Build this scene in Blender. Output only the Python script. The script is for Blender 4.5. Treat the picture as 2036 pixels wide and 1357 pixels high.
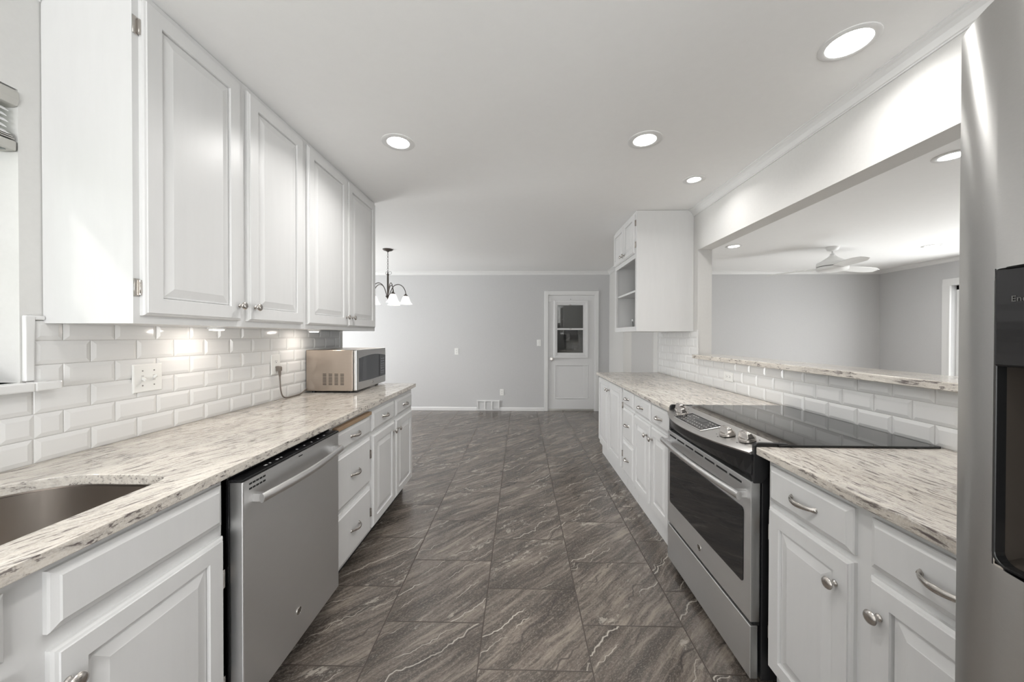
import bpy, bmesh, math, random
from mathutils import Vector, Matrix, noise
S = bpy.context.scene
C = S.collection
for o in list(bpy.data.objects): bpy.data.objects.remove(o, do_unlink=True)
PI = math.pi
random.seed(7)

# ------------------------------------------------------------------ camera
yaw, pitch, roll, H_CAM, FPX = .0233, .0071, .0016, 1.326, 712.0
cd = bpy.data.cameras.new('camera'); cam = bpy.data.objects.new('camera', cd); C.objects.link(cam); S.camera = cam
fw = Vector((-math.sin(yaw)*math.cos(pitch), math.cos(yaw)*math.cos(pitch), -math.sin(pitch)))
R0 = Vector((math.cos(yaw), math.sin(yaw), 0)); U0 = R0.cross(fw)
R1 = R0*math.cos(roll) + U0*math.sin(roll); U1 = U0*math.cos(roll) - R0*math.sin(roll)
cam.matrix_world = Matrix(((R1.x, U1.x, -fw.x, 0), (R1.y, U1.y, -fw.y, 0), (R1.z, U1.z, -fw.z, H_CAM), (0, 0, 0, 1)))
cd.sensor_width = 36; cd.sensor_fit = 'HORIZONTAL'; cd.lens = FPX/2036*36; cd.shift_y = -5.28/2036
cd.clip_start = .02; cd.clip_end = 100

# ------------------------------------------------------------------ view, world, daylight
S.view_settings.view_transform = 'Standard'; S.view_settings.look = 'None'
S.view_settings.gamma = 1; S.view_settings.use_curve_mapping = False; S.view_settings.exposure = 0.92
S.cycles.use_denoising = True; S.cycles.max_bounces = 10; S.cycles.diffuse_bounces = 6; S.cycles.glossy_bounces = 5
S.cycles.transmission_bounces = 6; S.cycles.sample_clamp_indirect = 6; S.cycles.caustics_reflective = False; S.cycles.caustics_refractive = False

def nodes(owner):
    owner.use_nodes = True; nt = owner.node_tree; nt.nodes.clear(); return nt
def N(nt, typ, ins=None, **kw):
    n = nt.nodes.new(typ)
    for k, v in kw.items(): setattr(n, k, v)
    for k, v in (ins or {}).items():
        if isinstance(v, bpy.types.NodeSocket): nt.links.new(v, n.inputs[k])
        else: n.inputs[k].default_value = v
    return n
def M(nt, op, a, b=0.0, c=0.0, clamp=False):
    n = N(nt, 'ShaderNodeMath', {0: a, 1: b, 2: c}, operation=op); n.use_clamp = clamp; return n.outputs[0]
def VM(nt, op, a, b=(0, 0, 0)):
    return N(nt, 'ShaderNodeVectorMath', {0: a, 1: b}, operation=op).outputs[0]
def MIX(nt, f, a, b, mode='MIX'):
    n = N(nt, 'ShaderNodeMix', data_type='RGBA', blend_type=mode)
    for i, v in ((0, f), (6, a), (7, b)):
        if isinstance(v, bpy.types.NodeSocket): nt.links.new(v, n.inputs[i])
        else: n.inputs[i].default_value = v
    return n.outputs[2]
def RAMP(nt, f, stops, interp='LINEAR'):
    n = N(nt, 'ShaderNodeValToRGB', {0: f}); r = n.color_ramp; r.interpolation = interp
    while len(r.elements) < len(stops): r.elements.new(.5)
    for e, (p, c) in zip(r.elements, stops):
        e.position = p; e.color = (c, c, c, 1) if isinstance(c, (int, float)) else (*c, 1)
    return n.outputs[0]
def NOISE(nt, v, scale, detail=3, rough=.5, dist=0.0, out=0):
    return N(nt, 'ShaderNodeTexNoise', {'Vector': v, 'Scale': scale, 'Detail': detail, 'Roughness': rough, 'Distortion': dist}).outputs[out]

w = bpy.data.worlds.new('sky'); S.world = w; nt = nodes(w)
tc = N(nt, 'ShaderNodeTexCoord').outputs['Generated']
sz = N(nt, 'ShaderNodeSeparateXYZ', {0: tc}).outputs[2]
leaf = RAMP(nt, NOISE(nt, tc, 14, 6, .7), [(.3, (.03, .04, .02)), (.5, (.13, .17, .09)), (.62, (.34, .39, .27)), (.75, (.95, 1, .95))])
line = M(nt, 'ADD', sz, M(nt, 'MULTIPLY', M(nt, 'SUBTRACT', NOISE(nt, tc, 5, 4, .6), .5), .5))
skyc = MIX(nt, RAMP(nt, line, [(.22, 0.0), (.30, 1.0)]), leaf, (.92, .95, 1.0, 1))
bg = N(nt, 'ShaderNodeBackground', {'Color': skyc, 'Strength': .75})
nt.links.new(bg.outputs[0], N(nt, 'ShaderNodeOutputWorld').inputs[0])

sd = bpy.data.lights.new('sun', 'SUN'); sd.energy = 1.1; sd.angle = math.radians(5); sd.color = (1, .97, .92)
so = bpy.data.objects.new('sun', sd); C.objects.link(so); so.location = (-6, -2, 6)
so.rotation_euler = Vector((.28, .15, -.32)).to_track_quat('-Z', 'Y').to_euler()

def area(name, loc, direction, sx, sy, power, color=(1, 1, 1), shape='RECTANGLE', spread=None):
    d = bpy.data.lights.new(name, 'AREA'); d.shape = shape; d.size = sx
    if shape in ('RECTANGLE', 'ELLIPSE'): d.size_y = sy
    d.energy = power; d.color = color
    if spread: d.spread = spread
    o = bpy.data.objects.new(name, d); C.objects.link(o); o.location = loc
    o.rotation_euler = Vector(direction).to_track_quat('-Z', 'Z' if abs(direction[2]) < .9 else 'Y').to_euler(); return o
# daylight in the window openings of the kitchen, the dining end and the living room; the last two are added fill
area('window_daylight', (-1.80, .54, 1.63), (1, 0, .2), 1.05, .88, 1.0, (1, .99, .98))
area('window_daylight', (-4.35, 4.75, 1.35), (1, 0, .3), 1.9, 1.9, 80, (.985, .99, 1))
area('window_daylight', (6.62, 4.10, 1.1), (-1, 0, .1), 2.4, 2.0, 95, (.985, .99, 1))
area('window_daylight', (-.1, -2.66, 1.35), (0, 1, .8), 2.4, 1.9, 92, (.985, .99, 1))  # added fill through a made-up window, aimed up to brighten the ceiling
area('window_daylight', (4.0, -2.66, 1.35), (0, 1, .3), 2.4, 1.9, 85, (.985, .99, 1))  # added fill to brighten the living room from a made-up window

# ------------------------------------------------------------------ mesh building
class F:
    """a local frame: origin, width axis, height axis, outward axis"""
    def __init__(s, o, u, v, n): s.o, s.u, s.v, s.n = Vector(o), Vector(u), Vector(v), Vector(n)
    def __call__(s, a, b, c=0): return s.o + s.u*a + s.v*b + s.n*c
def wallF(side, x, y0, y1, z0):
    """frame of a panel on the left run (faces +X) or right run (faces -X)"""
    if side == 'L': return F((x, y0, z0), (0, 1, 0), (0, 0, 1), (1, 0, 0))
    return F((x, y1, z0), (0, -1, 0), (0, 0, 1), (-1, 0, 0))
ANISO = set()
class MB:
    def __init__(s): s.v = []; s.f = []; s.sm = []
    def add(s, vs, fs, smooth=False):
        k = len(s.v); s.v += [tuple(p) for p in vs]; s.f += [tuple(i+k for i in f) for f in fs]; s.sm += [smooth]*len(fs)
    def box(s, x0, x1, y0, y1, z0, z1):
        s.add([(x, y, z) for x in (x0, x1) for y in (y0, y1) for z in (z0, z1)],
              [(0, 1, 3, 2), (4, 6, 7, 5), (0, 4, 5, 1), (2, 3, 7, 6), (0, 2, 6, 4), (1, 5, 7, 3)]); return s
    def fbox(s, fr, a0, a1, b0, b1, c0, c1):
        s.add([fr(a, b, c) for a in (a0, a1) for b in (b0, b1) for c in (c0, c1)],
              [(0, 1, 3, 2), (4, 6, 7, 5), (0, 4, 5, 1), (2, 3, 7, 6), (0, 2, 6, 4), (1, 5, 7, 3)]); return s
    def loft(s, loops, cap0=True, cap1=True, closed=True, smooth=False):
        n = len(loops[0]); vs = [p for l in loops for p in l]; fs = []
        for i in range(len(loops)-1):
            for j in range(n if closed else n-1):
                a, b = i*n+j, i*n+(j+1) % n; fs.append((a, b, b+n, a+n))
        s.add(vs, fs, smooth)
        if cap0: s.add(loops[0], [tuple(range(n))])
        if cap1: s.add(loops[-1], [tuple(range(n))])
        return s
    def rects(s, fr, w_, h_, steps, cap0=True, cap1=True):
        """concentric rectangles: (inset, height) steps"""
        return s.loft([[fr(i, i, c), fr(w_-i, i, c), fr(w_-i, h_-i, c), fr(i, h_-i, c)] for i, c in steps], cap0, cap1)
    def lathe(s, fr, prof, seg=20, a0=0, cap0=True, cap1=True, sq=(1, 1)):
        return s.loft([[fr(r*math.cos(2*PI*k/seg+a0)*sq[0], r*math.sin(2*PI*k/seg+a0)*sq[1], h) for k in range(seg)] for r, h in prof], cap0, cap1, smooth=True)
    def prism(s, fr, poly, c0, c1):
        return s.loft([[fr(a, b, c0) for a, b in poly], [fr(a, b, c1) for a, b in poly]])
    def tube(s, pts, r, seg=10, flat=None, up=(0, 0, 1)):
        pts = [Vector(p) for p in pts]; loops = []; n = len(pts); prev = None
        for i, p in enumerate(pts):
            t = (pts[min(i+1, n-1)]-pts[max(i-1, 0)]).normalized()
            if prev is None:
                uu = Vector(up); uu = uu-t*uu.dot(t)
                if uu.length < 1e-4: uu = Vector((1, 0, 0))-t*t.x
            else: uu = prev-t*prev.dot(t)
            uu.normalize(); prev = uu; ww = t.cross(uu)
            rr = r[i] if isinstance(r, (list, tuple)) else r
            fl = flat or (1, 1)
            loops.append([p+uu*math.cos(2*PI*k/seg)*rr*fl[0]+ww*math.sin(2*PI*k/seg)*rr*fl[1] for k in range(seg)])
        return s.loft(loops, smooth=True)
    def build(s, name, mat, parent=None, bevel=0, seg=2, recalc=True):
        org = Vector(parent['_org']) if parent is not None and '_org' in parent else Vector((0, 0, 0))
        me = bpy.data.meshes.new(name); me.from_pydata([tuple(Vector(p)-org) for p in s.v], [], s.f)
        for i, p in enumerate(me.polygons): p.use_smooth = s.sm[i]
        bm = bmesh.new(); bm.from_mesh(me)
        bmesh.ops.remove_doubles(bm, verts=bm.verts, dist=1e-5)
        if recalc: bmesh.ops.recalc_face_normals(bm, faces=bm.faces)
        bm.to_mesh(me); bm.free()
        if mat in ANISO:
            uv = me.uv_layers.new(name='grain')
            for lp in me.loops:
                c_ = me.vertices[lp.vertex_index].co; uv.data[lp.index].uv = (c_.y+.5*c_.x, c_.z+.3*c_.x)
        if any(s.sm): 
            try: me.set_sharp_from_angle(angle=math.radians(40))
            except Exception: pass
        o = bpy.data.objects.new(name, me); C.objects.link(o); me.materials.append(mat)
        if parent is not None: o.parent = parent
        o['_org'] = tuple(org)
        if bevel:
            m = o.modifiers.new('bevel', 'BEVEL'); m.width = bevel; m.segments = seg; m.limit_method = 'ANGLE'; m.angle_limit = math.radians(40)
            m.harden_normals = False
        return o
def tag(o, label=None, cat=None, group=None, kind=None):
    for k, v in (('label', label), ('category', cat), ('group', group), ('kind', kind)):
        if v: o[k] = v
    return o
def thing(name, loc, label, cat, group=None, kind=None):
    o = bpy.data.objects.new(name, None); C.objects.link(o); o.location = loc; o.empty_display_size = .05
    o['_org'] = tuple(loc); return tag(o, label, cat, group, kind)
def copy_tree(o, parent=None):
    c = o.copy(); C.objects.link(c)
    if parent is not None: c.parent = parent
    for ch in o.children: copy_tree(ch, c)
    return c
def clone(src, loc, label, group=None):
    c = copy_tree(src); c.location = loc; c['label'] = label
    if group: c['group'] = group
    return c
def text_mesh(name, body, size, fr, mat, parent, depth=.0006, shear=0):
    cu = bpy.data.curves.new(name, 'FONT'); cu.body = body; cu.size = size; cu.align_x = 'CENTER'; cu.align_y = 'CENTER'; cu.shear = shear; cu.resolution_u = 3
    to = bpy.data.objects.new('tmp', cu); C.objects.link(to)
    dg = bpy.context.evaluated_depsgraph_get(); me = to.evaluated_get(dg).to_mesh()
    b = MB(); vs = [fr(v.co.x, v.co.y, depth) for v in me.vertices]
    b.add(vs, [tuple(p.vertices) for p in me.polygons]); to.evaluated_get(dg).to_mesh_clear()
    bpy.data.objects.remove(to, do_unlink=True)
    return b.build(name, mat, parent, recalc=False)

# ------------------------------------------------------------------ materials
def mat(name, color, rough=.5, metal=0.0, spec=.5, bump=None, coat=0.0, emis=None, es=0.0, trans=0.0, ior=1.45):
    m = bpy.data.materials.new(name); nt = nodes(m)
    b = N(nt, 'ShaderNodeBsdfPrincipled', {'Base Color': (*color, 1), 'Roughness': rough, 'Metallic': metal, 'Specular IOR Level': spec, 'Coat Weight': coat,
                                           'Transmission Weight': trans, 'IOR': ior})
    if emis: b.inputs['Emission Color'].default_value = (*emis, 1); b.inputs['Emission Strength'].default_value = es
    if bump:
        pos = N(nt, 'ShaderNodeNewGeometry').outputs['Position']
        h = NOISE(nt, VM(nt, 'MULTIPLY', pos, bump[2] if len(bump) > 2 else (1, 1, 1)), bump[0], 4, .6)
        bn = N(nt, 'ShaderNodeBump', {'Height': h, 'Strength': bump[1], 'Distance': .002}); nt.links.new(bn.outputs[0], b.inputs['Normal'])
    nt.links.new(b.outputs[0], N(nt, 'ShaderNodeOutputMaterial').inputs[0]); return m
def mottled(name, c1, c2, scale, rough=.6, stretch=(1, 1, 1), bump=.1, detail=5, metal=0.0, spec=.5):
    m = bpy.data.materials.new(name); nt = nodes(m)
    pos = VM(nt, 'MULTIPLY', N(nt, 'ShaderNodeNewGeometry').outputs['Position'], stretch)
    h = NOISE(nt, pos, scale, detail, .6)
    col = MIX(nt, RAMP(nt, h, [(.35, 0.0), (.65, 1.0)]), (*c1, 1), (*c2, 1))
    b = N(nt, 'ShaderNodeBsdfPrincipled', {'Base Color': col, 'Roughness': rough, 'Metallic': metal, 'Specular IOR Level': spec})
    bn = N(nt, 'ShaderNodeBump', {'Height': h, 'Strength': bump, 'Distance': .002}); nt.links.new(bn.outputs[0], b.inputs['Normal'])
    nt.links.new(b.outputs[0], N(nt, 'ShaderNodeOutputMaterial').inputs[0]); return m
PAINT = mottled('cabinet_paint', (.665, .665, .662), (.68, .68, .677), 30, .36, (1, 1, .15), .02)
WALLP = mottled('wall_paint', (.545, .545, .547), (.56, .56, .562), 60, .75, bump=.12)
WHITEP = mottled('beam_paint', (.66, .655, .64), (.675, .67, .655), 60, .7, bump=.12)
CEILP = mottled('ceiling_paint', (.87, .87, .865), (.88, .88, .875), 25, .85, bump=.2)
TRIMP = mat('trim_paint', (.74, .74, .735), .35)
DOORP = mat('door_paint', (.70, .70, .70), .4)
TILE = mat('glazed_tile', (.72, .72, .715), .12, bump=(9, .12))
GROUT = mottled('grout', (.55, .545, .53), (.62, .61, .60), 200, .8)
PLATE = mat('plate_plastic', (.78, .78, .76), .3)
BLACKP = mat('black_plastic', (.015, .015, .016), .35)
DARK = mat('dark_gap', (.01, .01, .01), .8)
BGLASS = mat('black_glass', (.012, .012, .013), .04, spec=.6)
NICKEL = mat('satin_nickel', (.55, .52, .49), .25, 1.0)
BRONZE = mat('aged_bronze', (.085, .075, .068), .38, .8)
WOOD = mottled('board_wood', (.30, .20, .125), (.38, .27, .17), 40, .6, (1, .1, 1))
CORD = mat('grey_cord', (.17, .145, .125), .5)
SHADE = mat('alabaster_glass', (.85, .83, .79), .3, emis=(1, .95, .87), es=.75)
LENS = mat('lit_lens', (1, 1, 1), .4, emis=(1, .98, .95), es=9)
PUCK = mat('puck_lens', (1, 1, 1), .4, emis=(1, .95, .88), es=7)
FANW = mat('fan_white', (.80, .80, .79), .4)
SHEER = mat('shade_fabric', (.85, .85, .86), .7, trans=.0)
RAIL = mat('rail_metal', (.50, .49, .46), .35, .6)
def glass_mat():
    m = bpy.data.materials.new('window_glass'); nt = nodes(m)
    g = N(nt, 'ShaderNodeBsdfGlossy', {'Roughness': .02}); t = N(nt, 'ShaderNodeBsdfTransparent', {'Color': (.95, .95, .95, 1)})
    mx = N(nt, 'ShaderNodeMixShader', {0: .09}); nt.links.new(t.outputs[0], mx.inputs[1]); nt.links.new(g.outputs[0], mx.inputs[2])
    nt.links.new(mx.outputs[0], N(nt, 'ShaderNodeOutputMaterial').inputs[0]); return m
GLASS = glass_mat()
def steel(name, col, rough, stretch, scale=60, rv=.08, aniso=.5, bump=.03, wave=0):
    m = bpy.data.materials.new(name); nt = nodes(m)
    pos = N(nt, 'ShaderNodeNewGeometry').outputs['Position']
    h = NOISE(nt, VM(nt, 'MULTIPLY', pos, stretch), scale, 3, .6)
    lo = NOISE(nt, pos, 4, 2, .5)
    r = M(nt, 'ADD', M(nt, 'MULTIPLY', h, rv), M(nt, 'ADD', M(nt, 'MULTIPLY', lo, .06), rough-rv/2-.03))
    c = MIX(nt, h, (col[0]*.96, col[1]*.96, col[2]*.96, 1), (min(1, col[0]*1.04), min(1, col[1]*1.04), min(1, col[2]*1.04), 1))
    b = N(nt, 'ShaderNodeBsdfPrincipled', {'Base Color': c, 'Roughness': r, 'Metallic': 1.0})
    if aniso:
        ANISO.add(m); b.inputs['Anisotropic'].default_value = aniso; b.inputs['Anisotropic Rotation'].default_value = .25
        nt.links.new(N(nt, 'ShaderNodeTangent', direction_type='UV_MAP', uv_map='grain').outputs[0], b.inputs['Tangent'])
    hh = h
    if wave: hh = M(nt, 'MULTIPLY', NOISE(nt, VM(nt, 'MULTIPLY', pos, (1, 1, .3)), 8, 0, .4), wave)
    bn = N(nt, 'ShaderNodeBump', {'Height': hh, 'Strength': bump if not wave else .35, 'Distance': .002}); nt.links.new(bn.outputs[0], b.inputs['Normal'])
    nt.links.new(b.outputs[0], N(nt, 'ShaderNodeOutputMaterial').inputs[0]); return m
STEEL = steel('brushed_steel', (.66, .66, .66), .36, (1, .04, 1), 300, aniso=.75, bump=.005)
STEELF = steel('fridge_steel', (.58, .575, .56), .30, (1, .03, 1), 700, rv=.01, aniso=.85, wave=.9)
STEELH = mat('handle_steel', (.72, .715, .71), .30, 1.0)
STEELP = steel('panel_steel', (.50, .49, .48), .33, (1, .04, 1), 300, aniso=.4, bump=.004)  # darker than the other steel to paint in dark reflections
STEELM = steel('microwave_steel', (.60, .59, .58), .30, (.05, .05, 1), 200, aniso=.5, bump=.01)
STEELB = steel('microwave_case', (.43, .365, .31), .33, (.05, .05, 1), 200, aniso=.5, bump=.01)  # brown tint paints a warm reflection into the steel colour
STEELS = steel('sink_steel', (.33, .295, .265), .33, (1, 1, .2), 60, aniso=0, bump=.01)

def granite():
    m = bpy.data.materials.new('granite'); nt = nodes(m)
    pos = N(nt, 'ShaderNodeNewGeometry').outputs['Position']
    px = N(nt, 'ShaderNodeSeparateXYZ', {0: pos}).outputs[0]
    ang = M(nt, 'MULTIPLY', M(nt, 'LESS_THAN', px, 0.0), .42)            # slabs left of the aisle run more across
    rv = N(nt, 'ShaderNodeVectorRotate', {'Vector': pos, 'Angle': M(nt, 'SUBTRACT', ang, .06)}, rotation_type='Z_AXIS').outputs[0]
    warp = VM(nt, 'SCALE', VM(nt, 'SUBTRACT', NOISE(nt, rv, 3, 2, .5, out=1), (.5, .5, .5)))
    warp.node.inputs['Scale'].default_value = .10
    rv = VM(nt, 'ADD', rv, warp)
    s1 = NOISE(nt, VM(nt, 'MULTIPLY', rv, (1, .12, 1)), 125, 3, .62)
    s2 = NOISE(nt, VM(nt, 'MULTIPLY', rv, (1, .12, 1)), 60, 4, .65)
    big = NOISE(nt, VM(nt, 'MULTIPLY', rv, (1, .3, 1)), 5, 3, .6)
    fine = NOISE(nt, pos, 260, 2, .6)
    base = MIX(nt, RAMP(nt, big, [(.35, 0.0), (.65, 1.0)]), (.66, .615, .55, 1), (.50, .45, .39, 1))
    base = MIX(nt, RAMP(nt, s2, [(.46, 0.0), (.62, .75)]), base, (.33, .295, .26, 1))
    base = MIX(nt, RAMP(nt, fine, [(.35, .0), (.7, .4)]), base, (.80, .785, .75, 1))
    thr = M(nt, 'ADD', s1, M(nt, 'MULTIPLY', M(nt, 'SUBTRACT', big, .5), .35))
    base = MIX(nt, RAMP(nt, thr, [(.58, 0.0), (.635, .75)]), base, (.105, .085, .082, 1))
    sp = RAMP(nt, M(nt, 'ADD', M(nt, 'MULTIPLY', s2, .6), M(nt, 'MULTIPLY', s1, .4)), [(.575, 0.0), (.62, .85)])
    base = MIX(nt, sp, base, (.11, .09, .088, 1))
    b = N(nt, 'ShaderNodeBsdfPrincipled', {'Base Color': base, 'Roughness': .13, 'Specular IOR Level': .5})
    nt.links.new(b.outputs[0], N(nt, 'ShaderNodeOutputMaterial').inputs[0]); return m
GRANITE = granite()

def floor_mat():
    m = bpy.data.materials.new('slate_look_tile'); nt = nodes(m)
    s_, xa, y0 = .4562, -.168, 1.411
    pos = N(nt, 'ShaderNodeNewGeometry').outputs['Position']
    sp = N(nt, 'ShaderNodeSeparateXYZ', {0: pos}).outputs
    fx = M(nt, 'DIVIDE', M(nt, 'SUBTRACT', sp[0], xa), s_); col = M(nt, 'FLOOR', fx)
    fy = M(nt, 'ADD', M(nt, 'DIVIDE', M(nt, 'SUBTRACT', sp[1], y0), s_), M(nt, 'MULTIPLY', M(nt, 'FLOORED_MODULO', col, 2.0), .5)); row = M(nt, 'FLOOR', fy)
    lx, ly = M(nt, 'SUBTRACT', fx, col), M(nt, 'SUBTRACT', fy, row)
    e = M(nt, 'MINIMUM', M(nt, 'MINIMUM', lx, M(nt, 'SUBTRACT', 1.0, lx)), M(nt, 'MINIMUM', ly, M(nt, 'SUBTRACT', 1.0, ly)))
    grout = RAMP(nt, e, [(.0055, 1.0), (.0080, 0.0)])
    idv = N(nt, 'ShaderNodeCombineXYZ', {0: col, 1: row}).outputs[0]
    wn = N(nt, 'ShaderNodeTexWhiteNoise', {'Vector': idv}, noise_dimensions='3D')
    rnd, rc = wn.outputs['Value'], wn.outputs['Color']
    p = N(nt, 'ShaderNodeCombineXYZ', {0: lx, 1: ly}).outputs[0]
    off = VM(nt, 'SCALE', rc); off.node.inputs['Scale'].default_value = 23
    rot = N(nt, 'ShaderNodeVectorRotate', {'Vector': p, 'Angle': M(nt, 'SUBTRACT', -.66, M(nt, 'MULTIPLY', rnd, .22))}, rotation_type='Z_AXIS').outputs[0]
    q = VM(nt, 'ADD', rot, off)
    wv = VM(nt, 'SCALE', VM(nt, 'SUBTRACT', NOISE(nt, q, 2.2, 3, .5, out=1), (.5, .5, .5))); wv.node.inputs['Scale'].default_value = .10
    q2 = VM(nt, 'ADD', q, wv)
    band = NOISE(nt, VM(nt, 'MULTIPLY', q2, (.22, 1.5, 1)), 3.2, 5, .62)
    strk = NOISE(nt, VM(nt, 'MULTIPLY', q2, (.07, 1, 1)), 26, 4, .65)
    grit = NOISE(nt, VM(nt, 'MULTIPLY', q, (.5, 1, 1)), 85, 3, .7)
    colr = RAMP(nt, band, [(.32, (.048, .039, .033)), (.45, (.098, .081, .069)), (.57, (.165, .138, .117)), (.70, (.28, .24, .20))])
    colr = MIX(nt, RAMP(nt, strk, [(.46, 0.0), (.60, .65)]), colr, (.055, .050, .044, 1))
    colr = MIX(nt, RAMP(nt, strk, [(.32, .45), (.44, 0.0)]), colr, (.33, .285, .24, 1))
    colr = MIX(nt, RAMP(nt, grit, [(.50, 0.0), (.72, .6)]), colr, (.30, .265, .23, 1))
    colr = MIX(nt, RAMP(nt, grit, [(.28, .45), (.42, 0.0)]), colr, (.045, .038, .035, 1))
    # long pale veins, thin dark lines and broken pale patches
    qs = N(nt, 'ShaderNodeSeparateXYZ', {0: q}).outputs
    wob = M(nt, 'ADD', M(nt, 'MULTIPLY', NOISE(nt, VM(nt, 'MULTIPLY', q, (1.6, .5, 1)), 2.0, 3, .55), .34), M(nt, 'MULTIPLY', NOISE(nt, VM(nt, 'MULTIPLY', q, (6, 2, 1)), 2.0, 2, .5), .016))
    vv = M(nt, 'ADD', qs[1], wob)
    def lines(k, off, w0, w1, mscale, m0, m1, moff):
        f_ = M(nt, 'ABSOLUTE', M(nt, 'SUBTRACT', M(nt, 'FRACT', M(nt, 'ADD', M(nt, 'MULTIPLY', vv, k), off)), .5))
        return M(nt, 'MULTIPLY', RAMP(nt, f_, [(w0*k, 1.0), (w1*k, 0.0)]), RAMP(nt, NOISE(nt, VM(nt, 'ADD', VM(nt, 'MULTIPLY', q, (.7, 1, 1)), moff), mscale, 2, .5), [(m0, 0.0), (m1, 1.0)]))
    vein = lines(1.25, .1, .0035, .0085, 1.6, .42, .52, (3, 1, 0))
    vein2 = lines(3.1, .4, .0020, .0055, 2.6, .52, .60, (8, 5, 0))
    dark = lines(2.3, .7, .004, .013, 1.9, .44, .56, (1, 9, 0))
    patch = M(nt, 'MULTIPLY', RAMP(nt, NOISE(nt, VM(nt, 'MULTIPLY', q2, (.6, 1.2, 1)), 9, 7, .72), [(.55, 0.0), (.60, .8)]), RAMP(nt, NOISE(nt, VM(nt, 'MULTIPLY', VM(nt, 'ADD', q, (9, 2, 4)), (.35, 1.6, 1)), 1.9, 1, .5), [(.57, 0.0), (.63, 1.0)]))
    colr = MIX(nt, M(nt, 'MULTIPLY', dark, .75), colr, (.050, .042, .039, 1))
    pale = M(nt, 'MAXIMUM', M(nt, 'MAXIMUM', vein, vein2), M(nt, 'MULTIPLY', patch, .8), clamp=True)
    colr = MIX(nt, pale, colr, (.42, .385, .335, 1))
    colr = MIX(nt, grout, colr, (.050, .036, .028, 1))
    rg = M(nt, 'ADD', M(nt, 'MULTIPLY', strk, .10), M(nt, 'ADD', M(nt, 'MULTIPLY', grout, .4), .17))
    hgt = M(nt, 'SUBTRACT', M(nt, 'ADD', M(nt, 'MULTIPLY', strk, .5), M(nt, 'MULTIPLY', grit, .12)), M(nt, 'MULTIPLY', grout, 1.2))
    bn = N(nt, 'ShaderNodeBump', {'Height': hgt, 'Strength': .16, 'Distance': .003})
    b = N(nt, 'ShaderNodeBsdfPrincipled', {'Base Color': colr, 'Roughness': rg, 'Specular IOR Level': .8, 'Normal': bn.outputs[0]})
    nt.links.new(b.outputs[0], N(nt, 'ShaderNodeOutputMaterial').inputs[0]); return m
FLOORM = floor_mat()
CARPET = mottled('carpet', (.36, .33, .30), (.44, .41, .37), 150, .95)
GRASSM = mottled('lawn', (.06, .12, .03), (.12, .2, .06), 3, .9)

# ------------------------------------------------------------------ shell
ZC = 2.463; YB = 6.33; XL = -1.556; XR = 1.562; XI = 1.684; XLIV = 6.2; XDIN = -4.1; YN = -2.4
def struct(name, mb, m, parent=None, bevel=0):
    o = mb.build(name, m, parent, bevel)
    if parent is None: o['kind'] = 'structure'
    return o
struct('floor', MB().box(XL-.16, 1.62, YN-.15, YB+.15, -.08, 0).box(XDIN-.2, XL-.16, 2.98, YB+.15, -.08, 0), FLOORM)
struct('floor_living', MB().box(1.62, XLIV+.2, YN-.15, YB+.15, -.08, 0), CARPET)
struct('ceiling', MB().box(XL-.16, XLIV+.2, YN-.15, YB+.15, ZC, ZC+.1).box(XDIN-.2, XL-.16, 2.98, YB+.15, ZC, ZC+.1), CEILP)
# left wall with the window over the sink
WY0, WY1, WZ0, WZ1 = .0, 1.077, 1.178, 2.085
b = MB(); b.box(XL-.16, XL, YN, WY0, 0, ZC).box(XL-.16, XL, WY1, 3.10, 0, ZC).box(XL-.16, XL, WY0, WY1, 0, WZ0).box(XL-.16, XL, WY0, WY1, WZ1, ZC)
struct('wall_left', b, WHITEP)
struct('wall_dining_near', MB().box(XDIN, XL-.16, 2.98, 3.10, 0, ZC), WALLP)
b = MB(); b.box(XDIN-.16, XDIN, 2.9, 3.8, 0, ZC).box(XDIN-.16, XDIN, 5.7, YB, 0, ZC).box(XDIN-.16, XDIN, 3.8, 5.7, 0, .4).box(XDIN-.16, XDIN, 3.8, 5.7, 2.3, ZC)
struct('wall_dining_left', b, WALLP)
# back wall with door opening
DX0, DX1, DZ = .484, 1.312, 2.055
b = MB(); b.box(XDIN-.16, DX0, YB, YB+.14, 0, ZC).box(DX1, XLIV+.16, YB, YB+.14, 0, ZC).box(DX0, DX1, YB, YB+.14, DZ, ZC)
struct('wall_back', b, WALLP)
# wall between kitchen and living room: half wall, column, header, far stub
b = MB(); b.box(XR, XI, YN, 4.245, 0, 1.128)
b.box(XR, XI, 3.195, 4.245, 1.128, ZC); b.box(XR, XI, YN, .50, 1.128, ZC); b.box(XR, XI, .50, 3.195, 2.086, ZC)
b.box(XR, XI, 4.245, 5.47, 2.086, ZC); b.box(XR, XI, 5.47, YB, 0, ZC)
struct('wall_right', b, WHITEP)
# living room right wall with sliding door
b = MB(); b.box(XLIV, XLIV+.16, 5.30, YB, 0, ZC).box(XLIV, XLIV+.16, YN, 2.9, 0, ZC).box(XLIV, XLIV+.16, 2.9, 5.30, 2.06, ZC)
struct('wall_living_right', b, WALLP)
# wall behind the camera with an opening for the added window
b = MB(); b.box(XL-.16, -1.3, YN-.14, YN, 0, ZC).box(1.1, XLIV, YN-.14, YN, 0, ZC).box(-1.3, 1.1, YN-.14, YN, 0, .4).box(-1.3, 1.1, YN-.14, YN, 2.3, ZC)
struct('wall_near', b, WALLP)
struct('lawn', MB().box(-30, 30, -30, 30, -.35, -.3), GRASSM)

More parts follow.
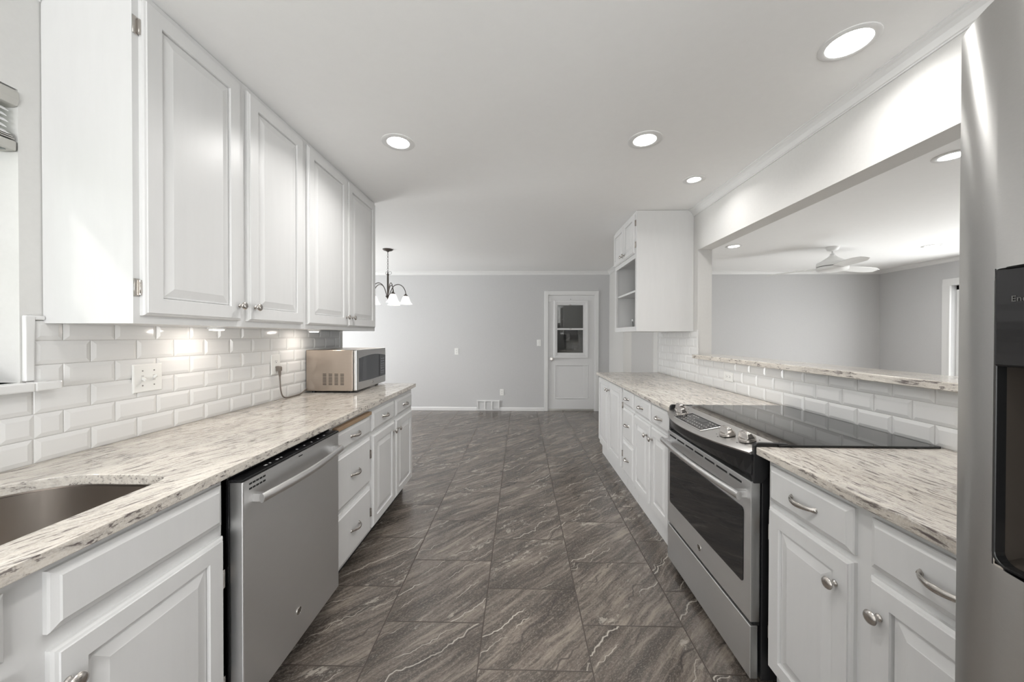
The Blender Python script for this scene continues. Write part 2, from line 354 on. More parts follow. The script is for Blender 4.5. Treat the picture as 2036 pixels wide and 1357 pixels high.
def run_profile(name, prof, path, m=TRIMP):
    """sweep a (out, up) profile along straight runs; each run: (start, end, outward)"""
    bb = MB()
    for p0, p1, n in path:
        p0, p1, n = Vector(p0), Vector(p1), Vector(n)
        bb.loft([[p+n*a+Vector((0, 0, z)) for a, z in prof] for p in (p0, p1)])
    return struct(name, bb, m)
CR = [(0, -.062), (.006, -.062), (.006, -.056), (.010, -.053), (.013, -.046), (.020, -.030), (.031, -.016), (.040, -.010), (.043, -.006), (.047, -.006), (.047, 0), (0, 0)]
run_profile('trim_1', CR, [((XR, YN, ZC), (XR, 3.27, ZC), (-1, 0, 0))])
run_profile('trim_2', CR, [((XR, 4.0, ZC), (XR, YB, ZC), (-1, 0, 0)), ((XDIN, YB, ZC), (XR, YB, ZC), (0, -1, 0)), ((XDIN, 3.1, ZC), (XDIN, YB, ZC), (1, 0, 0))])
run_profile('trim_3', CR, [((XI, YB, ZC), (XLIV, YB, ZC), (0, -1, 0)), ((XLIV, YN, ZC), (XLIV, YB, ZC), (-1, 0, 0)), ((XI, YN, ZC), (XI, YB, ZC), (1, 0, 0))])
run_profile('trim_4', CR, [((XL, YN, ZC), (XL, 1.128, ZC), (1, 0, 0))])
BS = [(0, 0), (.014, 0), (.014, .045), (.008, .058), (0, .058)]
run_profile('baseboard_back', BS, [((XDIN, YB, 0), (-.770, YB, 0), (0, -1, 0)), ((-.362, YB, 0), (.42, YB, 0), (0, -1, 0))])

# window over the sink
wn_ = thing('window_1', (XL-.1, .54, WZ0), None, None, kind='structure')
b = MB()
b.box(XL-.13, XL-.09, WY0, WY0+.05, WZ0, WZ1).box(XL-.13, XL-.09, WY1-.05, WY1, WZ0, WZ1).box(XL-.13, XL-.09, WY0, WY1, WZ0, WZ0+.05).box(XL-.13, XL-.09, WY0, WY1, WZ1-.05, WZ1)
b.box(XL-.125, XL-.095, WY0, WY1, 1.62, 1.655).build('window_frame', TRIMP, wn_)
MB().box(XL-.112, XL-.108, WY0+.04, WY1-.04, WZ0+.04, WZ1-.04).build('pane', GLASS, wn_)
b = MB(); b.box(XL-.09, XL+.052, WY0-.06, WY1, 1.150, WZ0); b.box(XL+.010, XL+.052, WY1-.001, 1.143, 1.150, WZ0); b.build('window_sill', TILE, wn_, .005)

def big_window(name, x, y0, y1, z0, z1, axis='x', mid=True):
    t = thing(name, ((x if axis == 'x' else (y0+y1)/2), ((y0+y1)/2 if axis == 'x' else x), z0), None, None, kind='structure')
    def bx(mb, a, c, d, e, f, g):
        return mb.box(x+a, x+c, d, e, f, g) if axis == 'x' else mb.box(d, e, x+a, x+c, f, g)
    b = MB()
    for (d, e, f, g) in ((y0, y0+.06, z0, z1), (y1-.06, y1, z0, z1), (y0, y1, z0, z0+.06), (y0, y1, z1-.06, z1)): bx(b, -.03, .03, d, e, f, g)
    if mid: bx(b, -.03, .03, (y0+y1)/2-.03, (y0+y1)/2+.03, z0, z1)
    b.build('window_frame', TRIMP, t)
    bx(MB(), -.003, .003, y0+.05, y1-.05, z0+.05, z1-.05).build('pane', GLASS, t)
    return t
big_window('window_2', XDIN-.1, 3.8, 5.7, .4, 2.3)
slid = big_window('window_3', XLIV+.1, 2.9, 5.30, 0, 2.06)
b = MB()
for y in (5.30, 2.80):
    b.box(XLIV-.018, XLIV, y, y+.10, 0, 2.06)
b.box(XLIV-.018, XLIV, 2.80, 5.40, 2.06, 2.16); b.box(XLIV-.03, XLIV-.018, 5.30, 5.318, 0, 2.06)
b.build('window_casing', TRIMP, slid, .004)
b = MB()
for k in range(6): b.box(XLIV+.02, XLIV+.075, 4.93+k*.055, 4.934+k*.055, .04, 2.0)
b.build('vertical_blind', mat('blind_vinyl', (.85, .85, .84), .5), slid)
big_window('fill_window_rear', YN-.09, -1.3, 1.1, .4, 2.3, 'y')  # unseen window, added for fill light from behind the camera
big_window('fill_window_living', YN-.09, 2.8, 5.2, .4, 2.3, 'y')  # unseen window, added for more light in the living room

# ------------------------------------------------------------------ back door
dr = thing('door_1', (.9, YB, 0), None, None, kind='structure')
b = MB(); cw = .062
for x0, x1, z0, z1 in ((DX0-cw, DX0, 0, DZ+cw), (DX1, DX1+cw, 0, DZ+cw), (DX0, DX1, DZ, DZ+cw)):
    b.box(x0, x1, YB-.016, YB, z0, z1)
b.box(DX0, DX0+.012, YB, YB+.13, 0, DZ); b.box(DX1-.012, DX1, YB, YB+.13, 0, DZ); b.box(DX0, DX1, YB, YB+.13, DZ-.012, DZ)
b.build('door_casing', TRIMP, dr, .004)
# slab: stiles and rails, glazed opening above, recessed panel below
yf = YB+.012; X0, X1 = DX0+.014, DX1-.014
GX0, GX1, GZ0, GZ1 = .650, 1.110, 1.028, 1.868
b = MB()
b.box(X0, GX0, yf, yf+.04, .035, DZ-.014).box(GX1, X1, yf, yf+.04, .035, DZ-.014)
b.box(GX0, GX1, yf, yf+.04, .80, GZ0).box(GX0, GX1, yf, yf+.04, GZ1, DZ-.014).box(GX0, GX1, yf, yf+.04, .035, .21)
b.box(GX0, GX1, yf+.010, yf+.03, .21, .80)
b.build('door_slab', DOORP, dr)
fr = F((.590, yf, .930), (1, 0, 0), (0, 0, 1), (0, -1, 0))
b = MB(); W_, H_ = .605, 1.022
b.rects(fr, W_, H_, [(0, 0), (0, .014), (.008, .020), (.040, .018), (.044, .010), (.062, .010), (.062, -.01)], False, False)
b.box(GX0, GX1, yf-.004, yf+.02, 1.432, 1.462); b.build('sash_frame', DOORP, dr)
b = MB()
for z0 in (1.446, 1.884-.012): b.box(.862, .898, yf-.012, yf-.003, z0-.004, z0+.006)
b.build('sash_latch', NICKEL, dr)
fp = F((.612, yf, .214), (1, 0, 0), (0, 0, 1), (0, -1, 0))
MB().rects(fp, .583, .600, [(0, .0), (.004, .004), (.010, .004), (.022, -.008)], False, False).build('panel_moulding', DOORP, dr)
MB().box(.612+.022, .612+.561, yf+.004, yf+.012, .236, .792).build('lower_panel', DOORP, dr)
PANE = mat('dim_pane', (.05, .052, .048), .03, spec=.9)
MB().box(GX0, GX1, yf+.018, yf+.022, 1.462, GZ1).build('pane', GLASS, dr)
MB().box(GX0, GX1, yf+.018, yf+.022, GZ0, 1.432).build('pane', GLASS, dr)
kb = MB().lathe(F((.558, yf, .915), (1, 0, 0), (0, 0, 1), (0, -1, 0)), [(.034, 0), (.034, .004), (.012, .008), (.011, .03), (.024, .038), (.029, .052), (.024, .066), (0, .068)], 24)
kb.build('door_knob', NICKEL, dr)
b = MB()
for z in (.42, 1.05, 1.80): b.lathe(F((DX1-.006, yf-.006, z), (1, 0, 0), (0, 1, 0), (0, 0, 1)), [(.007, 0), (.007, .10)], 10).box(DX1-.016, DX1+.004, yf-.004, yf, z, z+.10)
b.build('door_hinge', TRIMP, dr)
MB().box(X0-.004, X0+.045, yf-.02, yf, 1.93, 2.00).build('latch_box', TRIMP, dr, .004)
MB().box(X0, X1, yf+.002, yf+.06, .002, .035).build('threshold', RAIL, dr)
MB().lathe(F((.885, yf-.0005, 1.972), (1, 0, 0), (0, 0, 1), (0, -1, 0)), [(.006, 0), (.006, .002)], 12).build('peephole', DARK, dr)
# dim utility room seen through the panes
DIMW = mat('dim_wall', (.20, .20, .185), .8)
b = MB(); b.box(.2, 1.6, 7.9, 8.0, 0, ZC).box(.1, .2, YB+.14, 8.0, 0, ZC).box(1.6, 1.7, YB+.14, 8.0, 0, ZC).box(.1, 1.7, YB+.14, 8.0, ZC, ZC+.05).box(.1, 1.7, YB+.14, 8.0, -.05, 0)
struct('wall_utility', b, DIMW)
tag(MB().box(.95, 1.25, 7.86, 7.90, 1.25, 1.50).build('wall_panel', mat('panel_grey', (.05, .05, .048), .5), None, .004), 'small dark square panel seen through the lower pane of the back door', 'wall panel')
area('utility_light', (.9, 7.2, 2.42), (0, 0, -1), .3, .3, 1.6)

# ------------------------------------------------------------------ hardware
def knob_mesh(fr, name, parent, sc=1.0):
    p = [(.0085, 0), (.0085, .003), (.0055, .006), (.005, .013), (.009, .017), (.0155, .020), (.017, .0235), (.0145, .0275), (.008, .0300), (0, .0305)]
    return MB().lathe(fr, [(r*sc, h*sc) for r, h in p], 24, sq=(1, 1)).build(name, NICKEL, parent)
def pull_mesh(fr, name, parent, L=.098):
    """arched pull with its feet at a = -L/2 and +L/2"""
    pts = []; rr = []
    for k in range(15):
        t = k/14; pts.append(fr(-L/2+L*t, 0, .004+.024*math.sin(PI*t)**.7 if 0 < t < 1 else .0)); rr.append(.0035+.0022*math.sin(PI*t)+(.0028 if k in (0, 14) else 0))
    b = MB().tube(pts, rr, 10, flat=(.8, 1.5), up=fr.n)
    for s_ in (-1, 1): b.lathe(F(fr(s_*(L/2-.001), 0, 0), fr.u, fr.v, fr.n), [(.0065, 0), (.0065, .004), (.004, .007)], 12)
    return b.build(name, NICKEL, parent)
def hinge_mesh(fr, name, parent):
    """surface hinge: leaf on the frame, barrel against the door edge"""
    b = MB().fbox(fr, 0, .016, 0, .058, 0, .003)
    b.lathe(F(fr(.016, .004, .006), fr.u, fr.n, fr.v), [(.0045, 0), (.0045, .050)], 10)
    b.fbox(fr, .012, .024, .010, .048, .002, .010)
    return b.build(name, NICKEL, parent, .0008, 1)
def door(parent, side, x, y0, y1, z0, z1, knob=None, hinges=None, hz=(.06, .06), name='door', groove=.058):
    fr = wallF(side, x, y0, y1, z0); w_, h_ = y1-y0, z1-z0
    g = groove
    o = MB().rects(fr, w_, h_, [(0, 0), (0, .010), (.004, .0145), (.009, .0165), (.010, .020), (g-.003, .020), (g-.001, .0165), (g, .008), (g+.0022, .008), (g+.003, .0118), (g+.009, .0122), (g+.035, .0185), (g+.037, .0192)]).build(name, PAINT, parent)
    if knob:
        ky, kz = knob; a = (ky-y0) if side == 'L' else (y1-ky)
        knob_mesh(F(fr(a, kz-z0, .020), fr.u, fr.v, fr.n), 'knob', o)
    if hinges:   # 'near' or 'far' side in Y
        at_low = (hinges == 'near') == (side == 'L')
        for hb in (hz[0], h_-hz[1]-.058):
            if at_low: f2 = F(fr(-.019, hb, 0), fr.u, fr.v, fr.n)
            else: f2 = F(fr(w_+.019, hb, 0), -fr.u, fr.v, fr.n)
            hinge_mesh(f2, 'hinge', o)
    return o
def drawer(parent, side, x, y0, y1, z0, z1, pull=True, name='drawer', L=.098):
    fr = wallF(side, x, y0, y1, z0); w_, h_ = y1-y0, z1-z0
    o = MB().rects(fr, w_, h_, [(0, 0), (0, .009), (.003, .012), (.014, .0165), (.017, .019)]).build(name, PAINT, parent)
    if pull: pull_mesh(F(fr(w_/2, h_/2, .019), fr.u, fr.v, fr.n), 'pull', o, L)
    return o
def base_cabinet(side, y0, y1, xface, label, name='base_cabinet', zb=.11, top=.882):
    xb = XL+.004 if side == 'L' else XR-.004
    t = thing(name, ((xface+xb)/2, (y0+y1)/2, 0), label, 'cabinet', 'base cabinets')
    lo, hi = min(xface, xb), max(xface, xb)
    if name == 'sink_cabinet':
        MB().box(lo, hi, y0, y0+.018, zb, top).box(lo, hi, y1-.018, y1, zb, top).box(lo, hi, y0, y1, zb, zb+.02).box(xface-.02, xface, y0, y1, zb, top).box(lo, lo+.01, y0, y1, zb, top).build('body', PAINT, t)
    else:
        MB().box(lo, hi, y0, y1, zb, top).build('body', PAINT, t)
    if side == 'L': MB().box(lo, xface-.075, y0, y1, 0, zb).build('toe_kick', BLACKP, t)
    else: MB().box(xface+.03, hi, y0, y1, 0, zb).build('toe_kick', PAINT if zb > .04 else BLACKP, t)
    return t

# ------------------------------------------------------------------ left base run
XF = -.935
t = base_cabinet('L', .17, 1.112, XF, 'white cabinet under the sink with two blank drawer panels', 'sink_cabinet')
drawer(t, 'L', XF, .21, .617, .738, .862, False, 'false_drawer'); drawer(t, 'L', XF, .676, 1.084, .738, .862, False, 'false_drawer')
door(t, 'L', XF, .21, .617, .13, .702, (.588, .625), 'near'); door(t, 'L', XF, .679, 1.088, .13, .702, (.699, .625), 'far', (.06, .115))
t = base_cabinet('L', -.9, .168, XF, 'white base cabinet nearest the camera on the sink side')
drawer(t, 'L', XF, -.86, .13, .738, .862); door(t, 'L', XF, -.86, .13, .13, .702, (.09, .63))
t = base_cabinet('L', 1.728, 2.188, XF, 'white three-drawer cabinet beyond the dishwasher with a wooden board above its drawers', 'drawer_cabinet')
drawer(t, 'L', XF, 1.752, 2.170, .727, .834); drawer(t, 'L', XF, 1.752, 2.172, .427, .708); drawer(t, 'L', XF, 1.752, 2.172, .128, .402)
MB().box(-.96, -.908, 1.756, 2.168, .842, .862).build('pull_out_board', WOOD, t, .002)
t = base_cabinet('L', 2.190, 3.045, XF, 'white two-door cabinet at the far end of the sink side')
drawer(t, 'L', XF, 2.208, 2.592, .728, .852, L=.09); drawer(t, 'L', XF, 2.622, 3.012, .728, .848, L=.09)
door(t, 'L', XF, 2.208, 2.592, .125, .702, (2.565, .635), 'near', (.07, .085)); door(t, 'L', XF, 2.622, 3.012, .125, .702, (2.655, .635), 'far')

# countertop with the sink cut-out
def rounded(x0, x1, y0, y1, radii, seg=10):
    """counter-clockwise outline; radii for (x0y0, x1y0, x1y1, x0y1)"""
    pts = []
    for (cx, cy, r, a) in ((x0+radii[0], y0+radii[0], radii[0], PI), (x1-radii[1], y0+radii[1], radii[1], 1.5*PI), (x1-radii[2], y1-radii[2], radii[2], 0), (x0+radii[3], y1-radii[3], radii[3], .5*PI)):
        for k in range(seg+1): pts.append((cx+r*math.cos(a+k*PI/2/seg), cy+r*math.sin(a+k*PI/2/seg)))
    return pts
def slab(name, outer, hole, z0, z1, m, bevel=.004):
    bm = bmesh.new(); es = []
    for loop in [outer]+([hole] if hole else []):
        vs = [bm.verts.new((x, y, z1)) for x, y in loop]
        es += [bm.edges.new((vs[i], vs[(i+1) % len(vs)])) for i in range(len(vs))]
    bmesh.ops.triangle_fill(bm, use_beauty=True, use_dissolve=False, edges=es)
    r = bmesh.ops.extrude_face_region(bm, geom=list(bm.faces))
    for v in r['geom']:
        if isinstance(v, bmesh.types.BMVert): v.co.z = z0
    bmesh.ops.recalc_face_normals(bm, faces=bm.faces)
    bmesh.ops.dissolve_limit(bm, angle_limit=.01, verts=bm.verts, edges=bm.edges)
    me = bpy.data.meshes.new(name); bm.to_mesh(me); bm.free()
    o = bpy.data.objects.new(name, me); C.objects.link(o); me.materials.append(m)
    if bevel:
        md = o.modifiers.new('bevel', 'BEVEL'); md.width = bevel; md.segments = 3; md.limit_method = 'ANGLE'; md.angle_limit = math.radians(50)
    return o
hole = rounded(-1.45, -1.018, .18, 1.028, (.16, .06, .055, .20))
o = slab('countertop', [(XL+.002, -.9), (-.902, -.9), (-.902, 3.073), (XL+.002, 3.073)], hole, .884, .914, GRANITE)
tag(o, 'speckled granite worktop with the sink cut into it, under the microwave', 'countertop', 'granite slabs')
# sink bowl
sk = thing('sink', (-1.235, .60, .70), 'brushed steel undermount sink in the granite worktop by the window', 'sink')
def ring(ins, z):
    return [Vector((-1.234+(x+1.234)*(1-ins/.22), .604+(y-.604)*(1-ins/.42), z)) for x, y in hole]
b = MB().loft([ring(-.010, .883), ring(-.010, .879), ring(.0, .879), ring(.004, .74), ring(.014, .705), ring(.034, .690), ring(.06, .686)], False, True, smooth=True)
b.build('bowl', STEELS, sk)
MB().lathe(F((-1.234, .60, .6865), (1, 0, 0), (0, 1, 0), (0, 0, 1)), [(.045, 0), (.045, .002), (.032, .003), (.030, -.001), (0, -.001)], 24).build('drain', NICKEL, sk)

# ------------------------------------------------------------------ dishwasher
dw = thing('dishwasher', (-1.2, 1.41, 0), 'stainless steel dishwasher with a curved bar handle between the white cabinets', 'dishwasher')
DX = -.880
MB().box(-1.52, -.932, 1.118, 1.722, .10, .872).build('body', BLACKP, dw, .003)
MB().box(-1.45, -.965, 1.118, 1.722, 0, .10).build('toe_kick', BLACKP, dw)
dd = MB().box(-.925, DX, 1.114, 1.712, .108, .858).build('door', STEEL, dw, .004, 3)
MB().box(-.931, -.924, 1.112, 1.716, .108, .866).box(-.93, DX+.001, 1.113, 1.713, .858, .866).build('control_strip', BGLASS, dd, .002)
b = MB()
for k, (y, s_) in enumerate([(1.24, .012), (1.265, .006), (1.30, .012), (1.325, .006), (1.42, .006), (1.47, .006), (1.52, .006), (1.57, .006), (1.62, .006)]): b.box(-.906, -.898, y, y+s_, .8661, .8664)
b.build('control_marking', mat('icon_grey', (.45, .45, .45), .5), dd)
b = MB()
for k in range(5):
    for r_ in range(2): b.box(DX-.001, DX+.0006, 1.140+k*.0155, 1.140+k*.0155+.012, .823+r_*.016, .829+r_*.016)
b.build('vent', DARK, dd)
MB().box(DX, DX+.0006, 1.40, 1.425, .842, .846).build('name_mark', DARK, dd)
# handle: bowed bar on flared ends
pts = []; rr = []
for k in range(21):
    s_ = k/20; y = 1.150+.525*s_; pts.append((DX+.034+.020*math.sin(PI*s_), y, .792)); rr.append(.0155)
b = MB().tube(pts, rr, 16, flat=(1, .62))
for y, d_ in ((1.162, 1), (1.664, -1)):
    b.loft([[Vector((x, y+d_*dy*.5, .792+dz)) for dy, dz in ((-.016, -.013), (.016, -.013), (.016, .013), (-.016, .013))] for x in (DX-.001, DX+.034)])
b.build('handle', STEELH, dd, 0)
def badge(parent, fr, r):
    o = MB().lathe(fr, [(r, 0), (r, .002), (r*.9, .003), (r*.86, .0022), (0, .0022)], 28).build('badge', NICKEL, parent)
    MB().loft([[fr(r*q*math.cos(2*PI*k/28), r*q*math.sin(2*PI*k/28), .0025) for k in range(28)] for q in (.84, .76)], False, False).build('badge_ring', DARK, o)
    text_mesh('badge_letters', 'GE', r*1.05, fr, DARK, o, .0028, .35)
badge(dd, F((DX, 1.398, .230), (0, 1, 0), (0, 0, 1), (1, 0, 0)), .0145)

# ------------------------------------------------------------------ left upper cabinets
XU = -1.252
def upper(y0, y1, label):
    t = thing('wall_cabinet', ((XU+XL)/2, (y0+y1)/2, 1.365), label, 'cabinet', 'wall cabinets over the sink side')
    b = MB().box(XL+.003, XU, y0, y1, 1.3645, ZC-.002)
    b.build('body', PAINT, t); return t
t = upper(1.130, 2.036, 'tall white wall cabinet beside the window, exposed end panel toward the camera')
UZ0, UZ1 = 1.391, 2.437
door(t, 'L', XU, 1.150, 1.560, UZ0, UZ1, (1.545, 1.456), 'near', (.062, .075), groove=.062)
door(t, 'L', XU, 1.602, 2.015, UZ0, UZ1, (1.636, 1.456), 'far', (.062, .075), groove=.062)
t = upper(2.038, 3.050, 'white wall cabinet above the microwave, two doors meeting in the middle')
door(t, 'L', XU, 2.060, 2.536, UZ0, UZ1, (2.512, 1.456), None, groove=.062)
door(t, 'L', XU, 2.546, 3.026, UZ0, UZ1, (2.600, 1.456), 'far', (.062, .075), groove=.062)
# puck lights under them
pk = thing('puck_light', (-1.40, 1.62, 1.363), 'small round light glowing under the cabinet beside the window', 'light', 'under-cabinet lights')
MB().lathe(F((-1.40, 1.62, 1.3640), (1, 0, 0), (0, -1, 0), (0, 0, -1)), [(.036, 0), (.036, .010), (.030, .012)], 24, cap1=True).build('housing', TRIMP, pk)
MB().lathe(F((-1.40, 1.62, 1.3515), (1, 0, 0), (0, -1, 0), (0, 0, -1)), [(.028, 0), (.027, .003), (0, .004)], 24).build('lens', PUCK, pk)
clone(pk, (-1.40, 2.40, 1.363), 'small round light glowing under the cabinet just before the microwave')
for y in (1.62, 2.40): area('puck_beam', (-1.40, y, 1.345), (-.25, 0, -1), .05, .05, .32, (1, .90, .80), 'DISK')

# ------------------------------------------------------------------ tile backsplashes
def tile_grid(mb, side, x, ylo, yhi, z0, ztop, rows, pitch, yj, skip=lambda a, b, c, d: False):
    T = .0785
    for r in range(rows):
        za, zb_ = z0+r*T+.0012, min(z0+(r+1)*T-.0012, ztop)
        if zb_-za < .008: continue
        j = yj[r % 2]; k0 = math.floor((ylo-j)/pitch)-1
        for k in range(k0, k0+80):
            a, c_ = max(j+k*pitch+.0012, ylo), min(j+(k+1)*pitch-.0012, yhi)
            if c_-a < .006 or skip(a, c_, za, zb_): continue
            fr = wallF(side, x, a, c_, za); w_, h_ = c_-a, zb_-za
            bw = min(.013, w_*.4, h_*.4)
            mb.rects(fr, w_, h_, [(0, -.004), (0, .001), (.0012, .0022), (bw, .0055), (bw+.0008, .0057)], False, True)
bs = thing('tile_backsplash', (XL, 2.0, .914), 'white brick-pattern tile backsplash behind the sink and microwave', 'backsplash', 'tile backsplashes')
b = MB(); tile_grid(b, 'L', XL+.0045, 1.104, 3.028, .9155, 1.372, 6, .1550, (1.2555, 1.178))
tile_grid(b, 'L', XL+.0045, -.9, 1.104, .9155, 1.148, 3, .1550, (1.2555, 1.178)); b.build('tiles', TILE, bs)
MB().box(XL+.0005, XL+.0045, 1.09, 3.03, .9145, 1.373).box(XL+.0005, XL+.0045, -.9, 1.09, .9145, 1.149).build('grout', GROUT, bs)
b = MB().box(XL+.0005, XL+.014, 1.080, 1.103, 1.180, 1.388).box(XL+.0005, XL+.014, 1.103, 1.129, 1.374, 1.388)
b.build('edge_tile', TILE, bs, .004, 3)
MB().box(XL+.0005, XL+.012, 3.028, 3.045, .9145, 1.362).build('edge_tile', TILE, bs, .004, 3)
bs = thing('tile_backsplash', (XR, 2.0, .914), 'white brick-pattern tile backsplash behind the range, below the bar ledge', 'backsplash', 'tile backsplashes')
b = MB(); tile_grid(b, 'R', XR-.004, .40, 3.175, .9155, 1.130, 3, .1550, (1.378, 1.4555))
tile_grid(b, 'R', XR-.004, 3.175, 4.08, .9155, 1.366, 6, .1550, (1.378, 1.4555)); b.build('tiles', TILE, bs)
MB().box(XR-.0045, XR-.0005, .40, 3.176, .9145, 1.131).box(XR-.0045, XR-.0005, 3.176, 4.08, .9145, 1.366).build('grout', GROUT, bs)
b = MB().box(XR-.013, XR-.0005, 3.176, 3.192, 1.131, 1.380).box(XR-.013, XR-.0005, 3.192, 4.08, 1.3665, 1.380) if False else MB().box(XR-.013, XR-.0005, 3.176, 3.192, 1.166, 1.380)
b.build('edge_tile', TILE, bs, .004, 3)
MB().box(XR-.012, XR-.0005, 4.08, 4.095, .9145, 1.364).build('edge_tile', TILE, bs, .004, 3)

# ------------------------------------------------------------------ right base run
XG = .915
t = base_cabinet('R', .565, 1.330, XG, 'white cabinet between the range and the refrigerator', zb=.12)
drawer(t, 'R', XG, .987, 1.314, .733, .860); drawer(t, 'R', XG, .60, .940, .733, .860)
door(t, 'R', XG, .987, 1.314, .13, .712, (1.033, .625), 'far', (.085, .075)); door(t, 'R', XG, .60, .940, .13, .712, (.938-.030, .625), 'near')
XH = .905
t = base_cabinet('R', 2.130, 2.828, XH, 'white cabinet beyond the range with two drawers over two doors', zb=.12)
drawer(t, 'R', XH, 2.150, 2.448, .737, .864, L=.085); drawer(t, 'R', XH, 2.474, 2.816, .737, .864, L=.085)
door(t, 'R', XH, 2.150, 2.448, .16, .712, (2.420, .632)); door(t, 'R', XH, 2.474, 2.816, .16, .712, (2.520, .632))
t = base_cabinet('R', 2.832, 3.130, XH, 'narrow white three-drawer stack beyond the range', 'drawer_cabinet', zb=.12)
drawer(t, 'R', XH, 2.842, 3.118, .742, .866, L=.085); drawer(t, 'R', XH, 2.842, 3.118, .455, .712, L=.085); drawer(t, 'R', XH, 2.842, 3.118, .165, .430, L=.085)
t = base_cabinet('R', 3.134, 4.085, XH, 'white cabinet nearest the back door with two tall doors', zb=.12)
door(t, 'R', XH, 3.176, 3.612, .165, .866, (3.640, .785) and (3.588, .785), 'near', (.10, .12)); door(t, 'R', XH, 3.630, 4.066, .165, .866, (3.660, .785))

o = slab('countertop', [(.878, .548), (XR-.002, .548), (XR-.002, 1.352), (.878, 1.352)], None, .884, .914, GRANITE)
tag(o, 'short streaked granite worktop between the range and the refrigerator', 'countertop', 'granite slabs')
o = slab('countertop', [(.868, 2.118), (XR-.002, 2.118), (XR-.002, 4.105), (.868, 4.105)], None, .884, .914, GRANITE)
tag(o, 'long granite worktop beyond the range, running toward the back door', 'countertop', 'granite slabs')
o = slab('bar_ledge', [(1.503, .52), (1.76, .52), (1.76, 3.172), (1.503, 3.172)], None, 1.133, 1.165, GRANITE)
tag(o, 'raised granite bar ledge on the half wall below the pass-through', 'ledge', 'granite slabs')

# ------------------------------------------------------------------ right upper cabinet, open below
XV = 1.068
uc = thing('wall_cabinet', ((XV+XR)/2, 3.62, 1.365), 'white wall cabinet with an open shelf bay, at the end of the bar opening', 'cabinet')
Y0, Y1 = 3.270, 4.000; Z0, Z1 = 1.3682, ZC-.002; xb = XR-.0015
b = MB(); b.box(XV, xb, Y0, Y0+.018, Z0, Z1).box(XV, xb, Y1-.018, Y1, Z0, Z1).box(XV, xb, Y0+.018, Y1-.018, Z0, Z0+.018).box(XV, xb, Y0+.018, Y1-.018, 2.06, 2.078).box(XV, xb, Y0+.018, Y1-.018, Z1-.018, Z1).box(xb-.008, xb, Y0+.018, Y1-.018, Z0+.018, Z1-.018)
b.box(XV-.018, XV, Y0, Y0+.035, Z0, Z1).box(XV-.018, XV, Y1-.045, Y1, Z0, Z1).box(XV-.018, XV, Y0+.035, Y1-.045, Z0, Z0+.045).box(XV-.018, XV, Y0+.035, Y1-.045, 2.038, 2.10).box(XV-.018, XV, Y0+.035, Y1-.045, 2.41, Z1)
b.build('body', PAINT, uc)
MB().box(XV+.006, xb-.01, Y0+.019, Y1-.019, 1.738, 1.757).build('shelf', PAINT, uc)
door(uc, 'R', XV-.018, Y0+.030, 3.618, 2.080, 2.435, (3.585, 2.125), 'near', (.05, .05), groove=.05)
door(uc, 'R', XV-.018, 3.638, Y1-.010, 2.080, 2.435, (3.665, 2.125), groove=.05)
bw = thing('small_bowl', (1.30, 3.50, 1.3868), 'small dark shallow bowl standing in the open shelf bay', 'bowl')
MB().lathe(F((1.30, 3.50, 1.3868), (1, 0, 0), (0, 1, 0), (0, 0, 1)), [(.03, 0), (.034, .004), (.062, .034), (.058, .035), (.030, .009), (0, .008)], 28).build('dish', BLACKP, bw)
o = MB().tube([(1.18, 3.78, 1.3868), (1.18, 3.782, 1.44), (1.178, 3.788, 1.485)], [.004, .003, .003], 8).build('stick_holder', BLACKP)
tag(o, 'thin dark upright stick with a pale tip in the open shelf bay', 'utensil')
MB().lathe(F((1.178, 3.788, 1.480), (1, 0, 0), (0, 1, 0), (0, 0, 1)), [(.005, 0), (.008, .006), (.008, .022), (0, .026)], 12).build('tip', TRIMP, o)

# ------------------------------------------------------------------ range
rg = thing('range', (1.2, 1.735, 0), 'stainless slide-in range with a black glass cooktop and curved control panel', 'range')
RY0, RY1 = 1.358, 2.112; RX = .865
MB().box(.905, XR-.03, RY0, RY1, .03, .905).build('body', BLACKP, rg, .004)
MB().box(.95, 1.45, RY0+.04, RY1-.04, 0, .03).build('foot', BLACKP, rg)
ct = MB().box(.958, XR-.022, 1.342, 2.128, .9145, .9225).build('cooktop', BGLASS, rg, .003, 3)
b = MB()
for y0, y1 in ((1.3535, 1.370), (2.100, 2.1165)):
    b = MB().prism(F((0, y0, 0), (1, 0, 0), (0, 0, 1), (0, 1, 0)), [(.872, .775), (.905, .775), (.975, .880), (.975, .9155), (1.0, .9155), (1.0, .9245), (.885, .9275), (.874, .918)], 0, y1-y0)
    b.build('end_cap', BLACKP, rg, .003, 3)
# curved control panel
def lipx(y, d=0): return .775+.080*((y-1.735)/.36)**2+d
ys = [RY0+.006+(RY1-RY0-.012)*k/24 for k in range(25)]
def surf(y, s_):   # s: 0 at the glass, 1 at the lip
    x = .957+(lipx(y)-.957)*s_; z = .9245-.036*s_*(.9+.1*s_); return Vector((x, y, z))
b = MB(); top = [[surf(y, s_) for s_ in (0, .25, .5, .75, .94, 1)] for y in ys]
b.loft([r+[r[-1]+Vector((.006, 0, -.009))]+[Vector((.957, r[0].y, .900))] for r in top], True, True, closed=True)
cp = b.build('control_panel', STEELP, rg)
for y_ in (RY0+.004, RY1-.004): pass
b = MB(); rows = []
for y in ys: rows.append([Vector((lipx(y, .004), y, .881)), Vector((lipx(y, .012), y, .850)), Vector((.868+.35*(lipx(y)-.855), y, .806)), Vector((.878, y, .790)), Vector((.90, y, .790)), Vector((.90, y, .881))])
b.loft(rows, True, True, closed=True); b.build('front_fascia', BLACKP, rg)
def panelF(y, s_):
    p = surf(y, s_); du = Vector((0, 1, 0)); dv = (surf(y, 0)-surf(y, 1)).normalized(); n = -du.cross(dv) if du.cross(dv).z < 0 else du.cross(dv)
    return F(p, du, dv, n)
